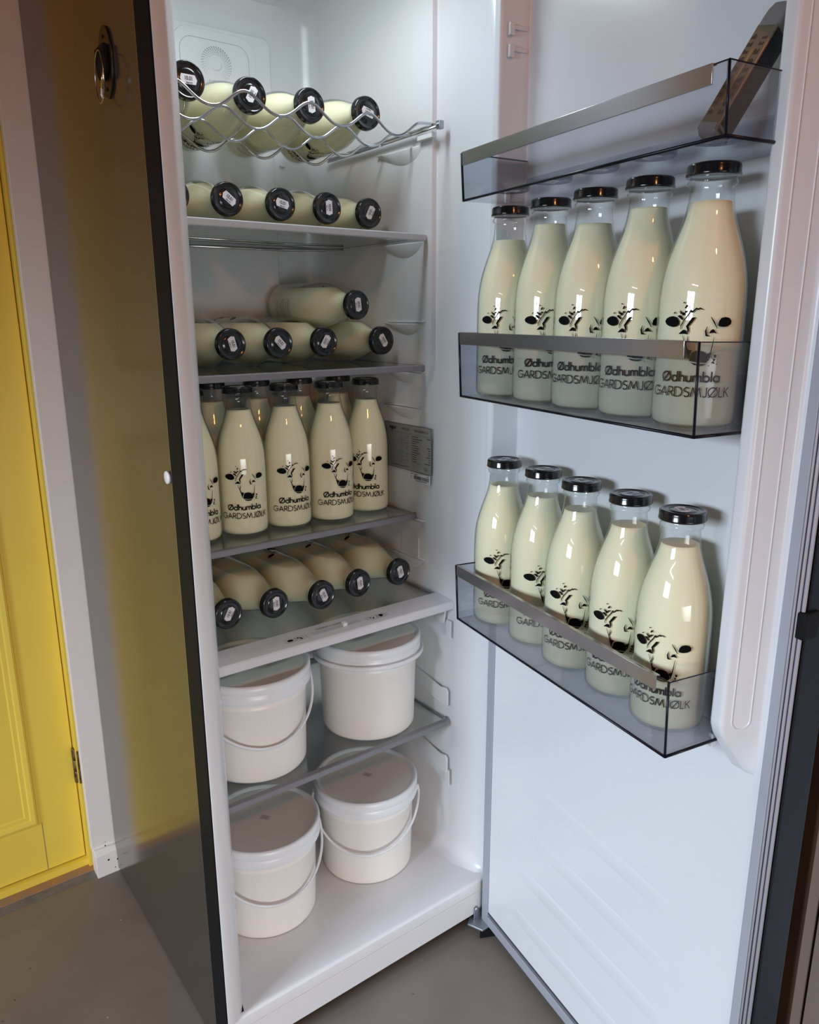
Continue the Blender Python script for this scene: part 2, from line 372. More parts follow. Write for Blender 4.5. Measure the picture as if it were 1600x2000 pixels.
b = B(); b.box(.17, .37, .10, .18, 1.726, 1.737); b.build('light_diffuser', ledm, fr, bevel=.003)
# air duct cover on the back wall with the swirl and wording
b = B(); b.prism([(p[0], p[1]) for p in rrect(.09, .428, .62, 1.674, .016)], .533, .553, 'y'); dc = b.build('air_duct_cover', liner, fr, bevel=.003); dc.location.y = .007
b = B()
def ring_on_back(b, x0, x1, z0, z1, r, y, wd_):
    A = rrect(x0, x1, z0, z1, r, 8); C = rrect(x0+wd_, x1-wd_, z0+wd_, z1-wd_, max(r-wd_, .002), 8); n = len(A)
    for i in range(n):
        j = (i+1) % n; b.quad((A[i][0], y, A[i][1]), (A[j][0], y, A[j][1]), (C[j][0], y, C[j][1]), (C[i][0], y, C[i][1]))
b.prism(rrect(.2325, .395, 1.50, 1.667, .034, 8), .5305, .5335, 'y'); o = b.build('vent_frame', liner, dc, bevel=.0012)
b = B(); ring_on_back(b, .2465, .381, 1.512, 1.651, .024, .53035, .0009); b.build('vent_groove', gasket, dc)
b = B(); cx, cz = .3155, 1.612
for ri, rad in enumerate((.0165, .0195, .0225, .0255, .0285)):
    for k in range(30):
        a = PI*1.15-k*(PI*1.55/30)
        s_ = (.00045+.00060*math.sin(PI*k/30))*(.6+.15*ri)
        x, z = cx+rad*math.cos(a+ri*.05), cz+rad*math.sin(a+ri*.05)
        b.quad((x-s_, .5303, z-s_), (x+s_, .5303, z-s_), (x+s_, .5303, z+s_), (x-s_, .5303, z+s_))
b.build('swirl_dots', gasket, dc)
b = B(); pts = [(cx+.011*math.cos(a), .5303, cz+.011*math.sin(a)) for a in [PI+.2+PI*1.2*k/16 for k in range(17)]]
for i in range(16):
    t0, t1 = .0022*math.sin(PI*i/16), .0022*math.sin(PI*(i+1)/16); p, q = pts[i], pts[i+1]
    vc = lambda P_, t: (cx+(P_[0]-cx)*(1-t/.011), .5303, cz+(P_[2]-cz)*(1-t/.011))
    b.quad(p, q, vc(q, t1), vc(p, t0+.00001))
b.build('swirl_arc', mat('pale_grey_print', (.52, .55, .58), .5), dc)
FR_ = Matrix(((1, 0, 0, 0), (0, 0, -1, 0), (0, 1, 0, 0), (0, 0, 0, 1)))    # text plane facing -y
text_mesh('vent_lettering', 'NO FROST', .0092, gasket, dc, Matrix.Translation((.3215, .5302, 1.5815)) @ FR_)
B().box(.445, .455, .546, .553, 1.452, 1.456).build('wall_clip', flange, fr, bevel=.001)

# moulded shelf supports in the right (and left) liner wall
def leaf(z, side, ys=.192, L_=.135, h=.026, t=.008):
    b = B(); rows = []
    for i in range(13):
        u_ = i/12; y = ys+L_*u_; hh = h*math.sin(PI*u_**.75)+.0008; tt = t*min(1, math.sin(PI*min(u_, .5))*1.3)
        xw = .530 if side > 0 else .0555
        rows.append([(xw-side*q*tt-(0 if q else 0)+side*.0006, y, z-hh*w_) for q, w_ in ((0, 0), (1, .02), (1, .12), (.75, .45), (.35, .8), (0, 1))])
    b.grid(rows); return b.build('shelf_support', liner, fr)
def ledge(poly, t, side):
    b = B()
    if side > 0: b.prism(poly, .530-t, .5315, 'x')
    else: b.prism(poly, .052, .058+t, 'x')
    return b.build('shelf_support', liner, fr, bevel=.0012)
for side in (1, -1):
    for z in (1.291, 1.447): leaf(z, side)
    for z in (1.155, 1.066, 1.000, .783, .706):
        leaf(z-.004, side, L_=.12, h=.022, t=.006)
        ledge([(.186, z), (.30, z), (.30, z-.003), (.19, z-.003)], .0035, side)
    ledge([(.205, .745), (.262, .745), (.262, .70), (.205, .70)], .0016, side)
    for z in (.462, .315):
        ledge([(.112, z-.006), (.118, z), (.135, z-.004), (.25, z+.016), (.25, z-.014), (.150, z-.036), (.118, z-.041), (.112, z-.036)], .0022, side)
    for z in (.604, .285): ledge([(.106, z), (.120, z), (.120, z-.036), (.106, z-.036)], .0012, side)
    ledge([(.12, .628), (.20, .628), (.20, .610), (.165, .606), (.135, .592), (.125, .596)], .0028, side)
# rating plate and barcode sticker on the right wall
RT = lambda y, z, x=.5292: Matrix.Translation((x, y, z)) @ Matrix(((0, 0, -1, 0), (-1, 0, 0, 0), (0, 1, 0, 0), (0, 0, 0, 1)))   # plane facing -x, text running towards -y
pt_ = empty('rating_plate', (0, 0, 0)); pt_.parent = fr
rp = B().box(-.074, .074, -.044, .044, 0, .0004).build('plate_foil', plateg, pt_, M=RT(.2405, .919))
def rects(name, lst, m, par, z=.0006):
    b = B()
    for x0, y0, x1, y1 in lst: b.quad((x0, y0, z), (x1, y0, z), (x1, y1, z), (x0, y1, z))
    return b.build(name, m, par, recalc=False)
L = [(-.074, .0432, .074, .044), (-.074, -.044, .074, -.0432), (.0732, -.044, .074, .044), (-.074, -.044, -.0732, .044), (-.072, .0265, .072, .0269), (.012, -.036, .0123, .026)]
for k in range(12):
    wl = (.021, .032, .022, .013, .018, .022, .019, .024, .016, .014, .015, .015)[k]; zz = .023-k*.0043
    L.append((.0145, zz-.0007, .0145+wl, zz+.0007))
    if k in (0, 4, 5, 6, 7, 8, 9, 10, 11): wr_ = (.010, 0, 0, 0, .010, .005, .007, .006, .012, .005, .005, .017)[k]; L.append((.071-wr_, zz-.0007, .071, zz+.0007))
for k in range(4): L.append((.0145, -.0315-k*.0024, .0145+(.03, .008, .014, .01)[k], -.0312-k*.0024))
L.append((.0145, -.0275, .044, -.0268)); L.append((-.05, -.0385, .006, -.0375))
for x in (-.022, -.0185): L.append((x, -.033, x+.0003, .022))
for zz in (.022, .017, .012, .007, .002, -.012, -.019, -.026, -.031): L.append((-.018, zz, .002+random.random()*.006, zz+.0003))
for k in range(5): L.append((-.003, .02-k*.011, .003, .0206-k*.011))
rects('plate_print', L, ink2, rp)
def txt(s, size, m, par, x, y, z=.0007, rot=0, al='CENTER', bold=0): return text_mesh('plate_lettering', s, size, m, par, Matrix.Translation((x, y, z)) @ Matrix.Rotation(rot, 4, 'Z'), al, bold)
txt('REFRIGERATOR', .0062, ink2, rp, .043, .0345); txt('FREEZER', .0062, ink2, rp, -.006, .0345); txt('vigor', .011, inkm, rp, -.048, .0345, bold=.0003); txt('CE', .009, ink2, rp, .0575, -.035)
bs = B().box(-.033, .033, -.0085, .0085, 0, .0004).build('barcode_sticker', paper, pt_, M=RT(.2030, .8645))
L = []; x = -.017
while x < .029:
    w_ = random.choice((.0003, .0005, .0009)); L.append((x, -.0035, x+w_, .0035)); x += w_+random.choice((.0003, .0005, .0007))
L += [(-.028, .0052, -.019, .0062), (-.015, .0052, -.006, .0062), (.023, .0052, .029, .0062), (-.011, -.0062, .024, -.0052)]
rects('barcode_bars', L, ink2, bs); txt('D', .0062, ink2, bs, -.0245, 0)

# glass shelves
def shelf(yf, ztop, dark=True, zth=.0042, xr=.5285, xl=.055, side_trim=False):
    g = B().box(xl+.002, xr-.0005, yf+.006, .505, ztop-.0042, ztop).build('glass_shelf', shelfglass, fr)
    b = B(); r_ = .012
    poly = [(xl, yf+.012), (xl, yf+.004), (xl+.004, yf), (xr-.012+.004, yf), (xr-.003, yf+.003), (xr+.006, yf+.010), (xr+.006, yf+.020), (xr, yf+.012)]
    b.prism(poly, ztop-.0095, ztop+.0016, 'z'); b.build('front_trim', trimm if dark else trimlt, g, bevel=.0018)
    B().box(xl+.01, xr-.012, .502, .512, ztop-.008, ztop+.004).build('rear_trim', trimlt, g, bevel=.001)
    B().box(xr-.0016, xr-.0004, yf+.02, .50, ztop-.0046, ztop+.0004).build('side_edge', trimm, g)
    return g
SH = {}
shelf(.178, 1.300, False); shelf(.183, 1.0765); shelf(.208, .7930); shelf(.107, .3950, xr=.5295)
B().tube([(.06, .49, 1.288), (.40, .49, 1.2895), (.43, .488, 1.290), (.52, .44, 1.292)], .0022).build('shelf_wire', steel, fr)
# crisper cover with its white front rail and humidity slider
g = B().box(.052, .5282, .150, .52, .6410, .6450).build('glass_shelf', shelfglass, fr)
poly = [(.106, .6285), (.110, .6255), (.150, .6270), (.158, .6400), (.158, .6465), (.154, .6480), (.109, .6430), (.106, .6400)]
rl = B().prism(poly, .048, .538, 'x').build('front_rail', flange, g, bevel=.001)
B().box(.526, .5282, .16, .50, .640, .6465).build('side_edge', trimm, g)
RA = Matrix.Translation((0, .131, .6458)) @ Matrix.Rotation(math.atan2(.005, .045), 4, 'X')
b = B(); b.prism([(p[0], p[1]) for p in rrect(.243, .342, -.0065, .0025, .0044)], -.0002, .0003, 'z', M=RA); b.build('slider_slot', trimlt, rl)
B().box(.3030, .3115, -.0070, .0020, .0002, .0060, M=RA).build('slider_knob', whitepl, rl, bevel=.001)
b = B()
def outline(b, x0, y0, x1, y1, t=.0004, z=.0006):
    for q in ((x0, y0, x1, y0+t), (x0, y1-t, x1, y1), (x0, y0, x0+t, y1), (x1-t, y0, x1, y1)): b.quad(*[RA @ Vector(p) for p in ((q[0], q[1], z), (q[2], q[1], z), (q[2], q[3], z), (q[0], q[3], z))])
def blob(b, cx, cy, rx, ry, rot=0, z=.0006, n=14):
    b.bm.faces.new([b.bm.verts.new(RA @ Vector((cx+rx*math.cos(a)*math.cos(rot)-ry*math.sin(a)*math.sin(rot), cy+rx*math.cos(a)*math.sin(rot)+ry*math.sin(a)*math.cos(rot), z))) for a in [2*PI*k/n for k in range(n)]])
for x0, x1 in ((.1930, .2105), (.2120, .2270), (.3565, .3750), (.3765, .3920)): outline(b, x0, -.0095, x1, .0020)
blob(b, .2018, -.0038, .0058, .0028); blob(b, .2165, -.0020, .0022, .0014, .5); blob(b, .2215, -.0048, .0036, .0014, -.9); blob(b, .3625, -.0022, .0018, .0012); blob(b, .3670, -.0050, .0030, .0012, .9); blob(b, .3845, -.0026, .0046, .0032); blob(b, .3830, -.0062, .0020, .0014, 1)
for sx, x_ in ((-1, .2335), (1, .3515), (1, .3940)):
    P_ = [(x_+sx*.0015*math.cos(a), -.0035+.0055*math.sin(a)) for a in [-1.1+2.2*k/8 for k in range(9)]]
    for a, c_ in zip(P_, P_[1:]): b.quad(*[RA @ Vector((*q, .0006)) for q in (a, c_, (c_[0]+.0005, c_[1]), (a[0]+.0005, a[1]))])
b.build('rail_icons', inkm, rl, recalc=False)
text_mesh('rail_lettering', 'HUMIDITY CONTROL', .0062, inkm, rl, RA @ Matrix.Translation((.2870, .0078, .0009)))

# wire wine rack
rack = B(); rx = [.126+.103*k for k in range(-1, 4)]
def wave(y, zm, amp=.0122, x0=.058, x1=.518):
    out = []
    for k in range(151):
        x = x0+(x1-x0)*k/150; c_ = math.cos(2*PI*(x-.1255)/.1028); z = zm-amp*(c_+.08*(1-math.cos(4*PI*(x-.1255)/.1028)))
        if x > .484: q = (x-.484)/.034; z = (zm+amp)*(1-q)+(zm+.0145)*q
        out.append((x, y, z))
    return out
for y, zm in ((.140, 1.4535), (.215, 1.4495), (.300, 1.4465), (.400, 1.4470)): rack.tube(wave(y, zm), .0022, 8)
for x in (.520, .056): rack.tube([(x, .137, 1.4655), (x, .20, 1.464), (x, .49, 1.461)], .0022, 8); rack.tube([(x, .137, 1.4705), (x, .20, 1.4685), (x, .49, 1.4655)], .0022, 8)
rack.tube([(.505, .1395, 1.4655), (.512, .139, 1.467), (.520, .137, 1.4680)], .0022, 8)
wrk = rack.build('wire_rack', steel, fr)
b = B(); b.box(.521, .5305, .16, .20, 1.452, 1.4615); b.build('rack_clip', whitepl, wrk, bevel=.001)
b = B(); b.box(.517, .527, .134, .145, 1.461, 1.474); b.build('rack_end_stop', zinc, wrk, bevel=.0015)

# ---- the open door: s along the door from the hinge, n off its inner face towards the inside, z up
TH = .171
DM = Matrix(((-math.sin(TH), -math.cos(TH), 0, .5306), (-math.cos(TH), math.sin(TH), 0, -.0008), (0, 0, 1, 0), (0, 0, 0, 1)))
door = B().box(.0, .590, -.050, -.0035, .020, 1.80).build('door', slate, fr, bevel=.0025, M=DM)
def dbuild(b, name, m, par=door, **k): return b.build(name, m, par, **k)
dbuild(B().box(.002, .5895, -.0085, -.0020, .0215, 1.7985), 'door_edge_gap', black)
# gasket frame with its folds
b = B()
def gframe(i0, i1, n0, n1):
    zo, zt = .0225+i0, 1.795-i0; zi, zT = .0225+i1, 1.795-i1; so, se = .010+i0, .5875-i0; si, sE = .010+i1, .5875-i1
    b.box(so, si, n0, n1, zo, zt); b.box(sE, se, n0, n1, zo, zt); b.box(si, sE, n0, n1, zo, zi); b.box(si, sE, n0, n1, zT, zt)
zb_, zt_ = .0225, 1.795
b.box(.010, .0295, 0, .0095, zb_, zt_); b.box(.5680, .5800, 0, .0095, zb_, zt_); b.box(.0295, .5680, 0, .0095, zb_, .042); b.box(.0295, .5680, 0, .0095, 1.7755, zt_)
gk = dbuild(b, 'gasket', gasket, bevel=.0012)
for s_, n_, r_ in ((.5815, .0078, .0013), (.5848, .0056, .0018), (.5884, .0026, .0021)):
    B().tube([(s_, n_, zb_), (s_, n_, zt_)], r_, 12).build('gasket_fold', foldm, gk)
B().prism([(.579, .0), (.579, .0076), (.5825, .0058), (.5865, .0030), (.589, .0)], zb_+.0005, zt_-.0005, 'z').build('gasket_groove', gasket_dark, gk)
b = B(); b.box(.583, .5955, -.016, .0072, .838, .868); b.build('door_clip', black, door, bevel=.002)
# inner liner pan
LP_ = .0075
b = B(); b.box(.029, .5685, -.002, LP_, .0505, 1.770)
pan = dbuild(b, 'door_liner', doorlin, bevel=.002)
b = B(); b.box(.0283, .5692, .0, .0083, .0492, .0503); b.box(.0276, .0288, .0, .0083, .0492, 1.77); b.build('liner_seam', gasket_dark, pan)
def ridge(name, sec, z0, z1, par):
    """sec: closed section (s,n); the lower end slopes out to the crest over a rounded toe"""
    b = B(); rows = []
    smid = sum(s for s, n in sec)/len(sec)
    for t, z in ((0, z0-.055), (.06, z0-.0525), (.15, z0-.047), (.3, z0-.038), (.5, z0-.0255), (.68, z0-.0145), (.82, z0-.005), (.91, z0+.002), (.965, z0+.009), (.99, z0+.0135), (1, z0+.018)):
        rows.append([(s, .0068+(n-.0068)*t, z) for s, n in sec])
    K = 10
    for k in range(1, K+1): rows.append([(s, n, z0+.018+(z1-z0-.018)*k/K) for s, n in sec])
    b.grid(rows); return b.build(name, doorlin, par)
def smooth_sec(pts, r=.006, n=5):
    out = [pts[0]]
    for i in range(1, len(pts)-1):
        p0, p, p1 = Vector(pts[i-1]), Vector(pts[i]), Vector(pts[i+1]); a = (p0-p).normalized(); c_ = (p1-p).normalized()
        rr = min(r, (p0-p).length*.45, (p1-p).length*.45)
        for k in range(n+1):
            t = k/n; q = (p+a*rr)*(1-t)**2+p*2*t*(1-t)+(p+c_*rr)*t**2; out.append(tuple(q))
    out.append(pts[-1]); return out
secL = smooth_sec([(.040, .0068), (.046, .0072), (.0555, .055), (.0715, .055), (.0765, .0085), (.081, .0068)], .005)
secR = smooth_sec([(.5245, .0068), (.5265, .009), (.5295, .055), (.5460, .055), (.5610, .0090), (.5655, .0068)], .0045)
ridge('liner_ridge', secL, .715, 1.740, pan)
# right ridge with the long sunken oval on its outer slope
ridge('liner_ridge', secR, .712, 1.740, pan)
sv = Vector((.5610-.5460, .0090-.055)).normalized(); nv = Vector((-sv.y, sv.x))
if nv.x < 0: nv = -nv
MR = Matrix(((sv.x, 0, nv.x, .5460), (sv.y, 0, nv.y, .055), (0, 1, 0, 0), (0, 0, 0, 1)))   # local x down the slope, y = z, z = off the slope
b = B(); A = rrect(.0110, .0345, .722, 1.70, .0115, 10); C = rrect(.0124, .0331, .7234, 1.6986, .0102, 10); n_ = len(A)
for i in range(n_):
    j = (i+1) % n_; m_ = lambda p, q: ((p[0]+q[0])/2, (p[1]+q[1])/2); mi, mj = m_(A[i], C[i]), m_(A[j], C[j])
    V3 = lambda p, h: MR @ Vector((p[0], p[1], h))
    b.quad(V3(A[i], 0), V3(A[j], 0), V3(mj, .0011), V3(mi, .0011)); b.quad(V3(mi, .0011), V3(mj, .0011), V3(C[j], 0), V3(C[i], 0))
b.build('ridge_bead', doorlin, pan, recalc=False)
# faint stamped ribs in the lower door panel
for k, (z_, s0_, s1_) in enumerate(((.412, .13, .47), (.318, .15, .47), (.230, .115, .48), (.134, .10, .49))):
    b = B(); rows = []
    for zz, hh in ((.000, 0), (.004, .0008), (.008, .0009), (.024, .0008), (.030, 0)):
        rows.append([(s0_+(s1_-s0_)*t, LP_-.0001+hh*(math.sin(PI*min(1, max(0, t*6, 0), (1-t)*6)/2) if True else 1), z_-zz) for t in [i/24 for i in range(25)]])
    b.grid(rows); b.build('stamped_rib', doorlin, pan)
# nubs that carry door shelves
for z_ in (1.541, 1.33, 1.07, .72):
    for dz in (0, -.027):
        for s_, e in ((.0735, 1), (.5275, -1)):
            b = B(); b.box(min(s_, s_+e*.006), max(s_, s_+e*.006), .036, .044, z_+dz-.004, z_+dz+.012); b.box(min(s_, s_+e*.004), max(s_, s_+e*.004), .012, .037, z_+dz+.004, z_+dz+.010); b.build('shelf_nub', doorlin, pan, bevel=.001)

def door_shelf(z0, z1, s0=.0735, s1=.5285, sr=.526, tip=.004, chrome=True, nf=.1175, textured=True):
    t = .0028; zb = z0
    root = B()
    root.box(s0+.014, s1-.002, .012, nf, zb, zb+t)
    root = root.build('door_shelf', plastfloor if textured else plast, fr, M=DM)
    b = B()   # front panel leaning outward at the top
    b.prism([(nf-t, zb), (nf, zb), (nf+tip, z1), (nf+tip-t, z1)], s0+.010, s1, 'x')
    for sa in (s0+.0105, s1-t): b.prism([(.012, zb), (nf, zb), (nf+tip, z1), (.012, z1-.002)], sa, sa+t, 'x')
    b.box(s0+.012, s1, .0100, .0125, zb, zb+(z1-zb)*.6)
    b.build('clear_bin_wall', plast, root)
    e = B(); d_ = .0017
    e.tube([(s0+.011, nf, zb+.001), (s1, nf, zb+.001)], d_, 8); e.tube([(s1, nf, zb+.001), (s1, .012, zb+.001)], d_, 8)
    e.tube([(s0+.011, nf, zb), (s0+.0105, nf+tip, z1)], d_, 8); e.tube([(s1, nf, zb), (s1, nf+tip, z1)], .0013, 8)
    e.tube([(s1, nf+tip, z1), (s1, .012, z1-.002)], .0006, 6); e.tube([(s0+.011, nf+tip, z1), (s0+.011, .012, z1-.002)], .0010, 6)
    e.tube([(s0+.0105, nf+tip-.001, z1), (s1, nf+tip-.001, z1)], .0007, 6)
    e.tube([(s1-.001, .0135, zb), (s1-.001, .0135, z1)], .0011, 6)
    e.build('bin_edge', seam, root)
    if chrome:
        c_ = B(); hs = .0155
        M_ = Matrix.Rotation(-math.atan2(tip, z1-zb), 4, 'X')
        k0 = (z1-.001-hs-zb)/(z1-zb)*tip
        c_.prism([(nf+k0+.0004, z1-.001-hs), (nf+k0+.0018, z1-.001-hs), (nf+tip+.0016, z1+.0010), (nf+tip-.0045, z1+.0010), (nf+tip-.0045, z1-.0006), (nf+tip+.0002, z1-.0006)], s0+.014, s1-.017, 'x')
        c_.build('chrome_strip', chromestrip, root, bevel=.0005)
    return root
door_shelf(1.0490, 1.1410); door_shelf(.6975, .7880); door_shelf(1.3185, 1.3800, s1=.534, textured=False)
# bottom hinge bracket
b = B(); b.prism([(.500, -.034), (.585, -.034), (.585, .03), (.515, .03), (.500, .004), (.488, -.004)], .0195, .0235, 'z'); b.box(.505, .585, -.004, -.0015, .0235, .042)
hb = b.build('hinge_bracket', zinc, fr, bevel=.0008)
b = B(); b.lathe([(.0052, 0), (.0048, .002), (.003, .0028), (0, .0028)], 18, M=Matrix.Translation((.5104, -.004, .0465-.001)) @ Matrix.Rotation(PI/2, 4, 'X')); b.build('hinge_screw', zinc, hb)
b = B(); b.prism([(.497, -.03), (.525, -.044), (.53, -.038), (.512, -.018)], .004, .0195, 'z'); b.lathe([(.012, 0), (.014, .006), (.010, .018)], 18, M=Matrix.Translation((.53, .02, 0))); b.lathe([(.012, 0), (.014, .006), (.010, .02)], 18, M=Matrix.Translation((.05, .04, 0)))
b.build('levelling_foot', black, fr)

# ------------------------------------------------------------------ things stuck on the dark side of the refrigerator
mg = empty('round_magnet', (-.0018, .0587, .9586), 'small round white magnet on the dark side of the refrigerator', 'magnet')
B().lathe([(.0085, 0), (.0088, .002), (.0082, .0034), (0, .0036)], 32, M=Matrix.Rotation(-PI/2, 4, 'Y')).build('disc', whitepl, mg)
op = empty('wall_bottle_opener', (0, .163, 1.476), 'dark oval plate with an opener lip, fixed to the dark side of the refrigerator', 'bottle opener')
MS = Matrix(((0, 0, -1, 0), (-1, 0, 0, 0), (0, 1, 0, 0), (0, 0, 0, 1)))    # local x->-y, y->z, z->-x
oval = [(.0265*math.cos(a), .0415*math.sin(a)) for a in [2*PI*k/40 for k in range(40)]]
B().prism(oval, 0, .003, 'z', M=MS).build('oval_plate', mat('bronzed_iron', (.055, .042, .035), .35, metal=.8), op, bevel=.0008)
b = B(); b.prism([(-.020, .018), (.016, .018), (.018, -.014), (.010, -.020), (-.010, -.020), (-.019, -.012)], .003, .0095, 'z', M=MS); b.build('opener_lip', black, op, bevel=.002)
for z_ in (.029, -.031):
    B().lathe([(.0026, 0), (.002, .001), (0, .001)], 12, M=MS @ Matrix.Translation((0, z_, .003))).build('screw', black, op)
kr = empty('key_ring', (-.0135, .160, 1.456), 'thin metal ring with a small brass key hanging from the oval opener plate', 'key ring')
b = B(); b.tube([(.001+.003*math.cos(a), .0275*math.cos(a), .0295*math.sin(a)+.001) for a in [2*PI*k/48 for k in range(48)]], .00075, 8, closed=True); b.build('ring', steel, kr)
b = B(); b.tube([(-.002, -.0262, .002), (-.003, -.0190, -.016)], .0017, 8); b.build('key_shaft', gold, kr)
b = B(); b.tube([(-.003, -.0185, -.016), (-.003, -.0165, -.024), (-.003, -.0195, -.027)], .0014, 8); b.lathe([(.0001, -.0016), (.0019, 0), (.0001, .0016)], 10, M=Matrix.Translation((-.003, -.0165, -.023))); b.build('key_bit', whitepl, kr)

# ------------------------------------------------------------------ milk bottle with its print
R0 = .0430
def arc(cx, cy, r, a0, a1, n=12, ry=None): return [(cx+r*math.cos(math.radians(a0+(a1-a0)*k/n)), cy+(ry or r)*math.sin(math.radians(a0+(a1-a0)*k/n))) for k in range(n+1)]
GL = {
 'Ø': (1.0, [arc(.5, .5, .5, 0, 360, 26), [(.10, -.06), (.90, 1.06)]]),
 'd': (.66, [arc(.31, .31, .31, 0, 360, 20), [(.62, 0), (.62, 1.08)]]),
 'h': (.50, [[(0, 0), (0, 1.08)], arc(.24, .38, .24, 180, 0, 10)+[(.48, 0)]]),
 'u': (.50, [[(0, .62)]+arc(.24, .24, .24, 180, 360, 10)+[(.48, .62)], [(.48, .3), (.48, 0)]]),
 'm': (.80, [[(0, 0), (0, .62)], [(0, .42)]+arc(.195, .42, .195, 180, 0, 9)+[(.39, 0)], arc(.585, .42, .195, 180, 0, 9)+[(.78, 0)]]),
 'b': (.66, [[(0, 0), (0, 1.08)], arc(.31, .31, .31, 0, 360, 20)]),
 'l': (.04, [[(0, 0), (0, 1.08)]]),
 'a': (.64, [arc(.31, .31, .31, 0, 360, 20), [(.62, 0), (.62, .62)]]),
 'G': (1.0, [arc(.5, .5, .5, 42, 318, 20)+[(.98, .40), (1.0, .48), (.56, .48)]]),
 'A': (.80, [[(0, 0), (.4, 1), (.8, 0)], [(.14, .32), (.66, .32)]]),
 'R': (.58, [[(0, 0), (0, 1), (.25, 1)]+arc(.25, .73, .27, 90, -90, 10)+[(0, .46)], [(.24, .46), (.58, 0)]]),
 'D': (.80, [[(0, 0), (0, 1), (.28, 1)]+arc(.28, .5, .5, 90, -90, 16)+[(0, 0)]]),
 'S': (.52, [arc(.27, .755, .235, 35, 255, 10)+arc(.27, .26, .26, 75, -150, 12)]),
 'M': (1.02, [[(0, 0), (.19, 1), (.51, .12), (.83, 1), (1.02, 0)]]),
 'J': (.36, [[(.36, 1), (.36, .18)]+arc(.18, .18, .18, 0, -140, 8)]),
 'L': (.42, [[(0, 1), (0, 0), (.42, 0)]]),
 'K': (.56, [[(0, 0), (0, 1)], [(.54, 1), (.02, .46)], [(.16, .58), (.58, 0)]]),
}
def cyl(s, z, r=None):
    a = s/R0; rr = (r or R0)+.0003; return Vector((rr*math.sin(a), -rr*math.cos(a), z))     # print faces local -y, s runs to the right
def stroke(b, pts, w):
    """ribbon on the cylinder, pts in metres (s,z); w width or list"""
    P_ = [Vector(p) for p in pts]; Q = [P_[0]]; W = [w if not isinstance(w, list) else w[0]]
    for i in range(1, len(P_)):
        n_ = max(1, int((P_[i]-P_[i-1]).length/.0025)); wa = w if not isinstance(w, list) else w[i-1]; wb = w if not isinstance(w, list) else w[i]
        for k in range(1, n_+1): Q.append(P_[i-1].lerp(P_[i], k/n_)); W.append(wa+(wb-wa)*k/n_)
    closed = (P_[0]-P_[-1]).length < 1e-6
    for i in range(len(Q)-1):
        t = (Q[i+1]-Q[i])
        if t.length < 1e-9: continue
        t.normalize(); n_ = Vector((-t.y, t.x)); e0 = t*W[i]*.18; e1 = t*W[i+1]*.18
        b.quad(*[cyl(q.x, q.y) for q in (Q[i]-e0-n_*W[i]/2, Q[i+1]+e1-n_*W[i+1]/2, Q[i+1]+e1+n_*W[i+1]/2, Q[i]-e0+n_*W[i]/2)])
def word(b, s, width, zb, capH, wt, gap):
    tot = sum(GL[c_][0] for c_ in s)*capH+gap*(len(s)-1); k = (width-wt)/tot; x = -width/2+wt/2
    for c_ in s:
        gw, st = GL[c_]
        for pl_ in st: stroke(b, [(x+px*capH*k, zb+py*capH) for px, py in pl_], wt)
        x += (gw*capH+gap)*k
BC = 475.5
def trc(x, y):      # traced from the photograph: position on the bottle's cylinder
    q = max(-.98, min(.98, (x/12.5+430-BC)/46.5)); th = math.asin(q)
    return ((th-.118)*R0, ((1033+13*math.cos(th))-(880+y/12.5))/1087+.0050)
def poly(b, pts):
    P_ = [trc(*p) for p in pts]; cx_ = sum(p[0] for p in P_)/len(P_); cy_ = sum(p[1] for p in P_)/len(P_)
    for i in range(len(P_)):
        b.bm.faces.new([b.bm.verts.new(cyl(*q)) for q in ((cx_, cy_), P_[i], P_[(i+1) % len(P_)])])
def st(b, pts, w): stroke(b, [trc(*p) for p in pts], w if not isinstance(w, (list, tuple)) else list(w))
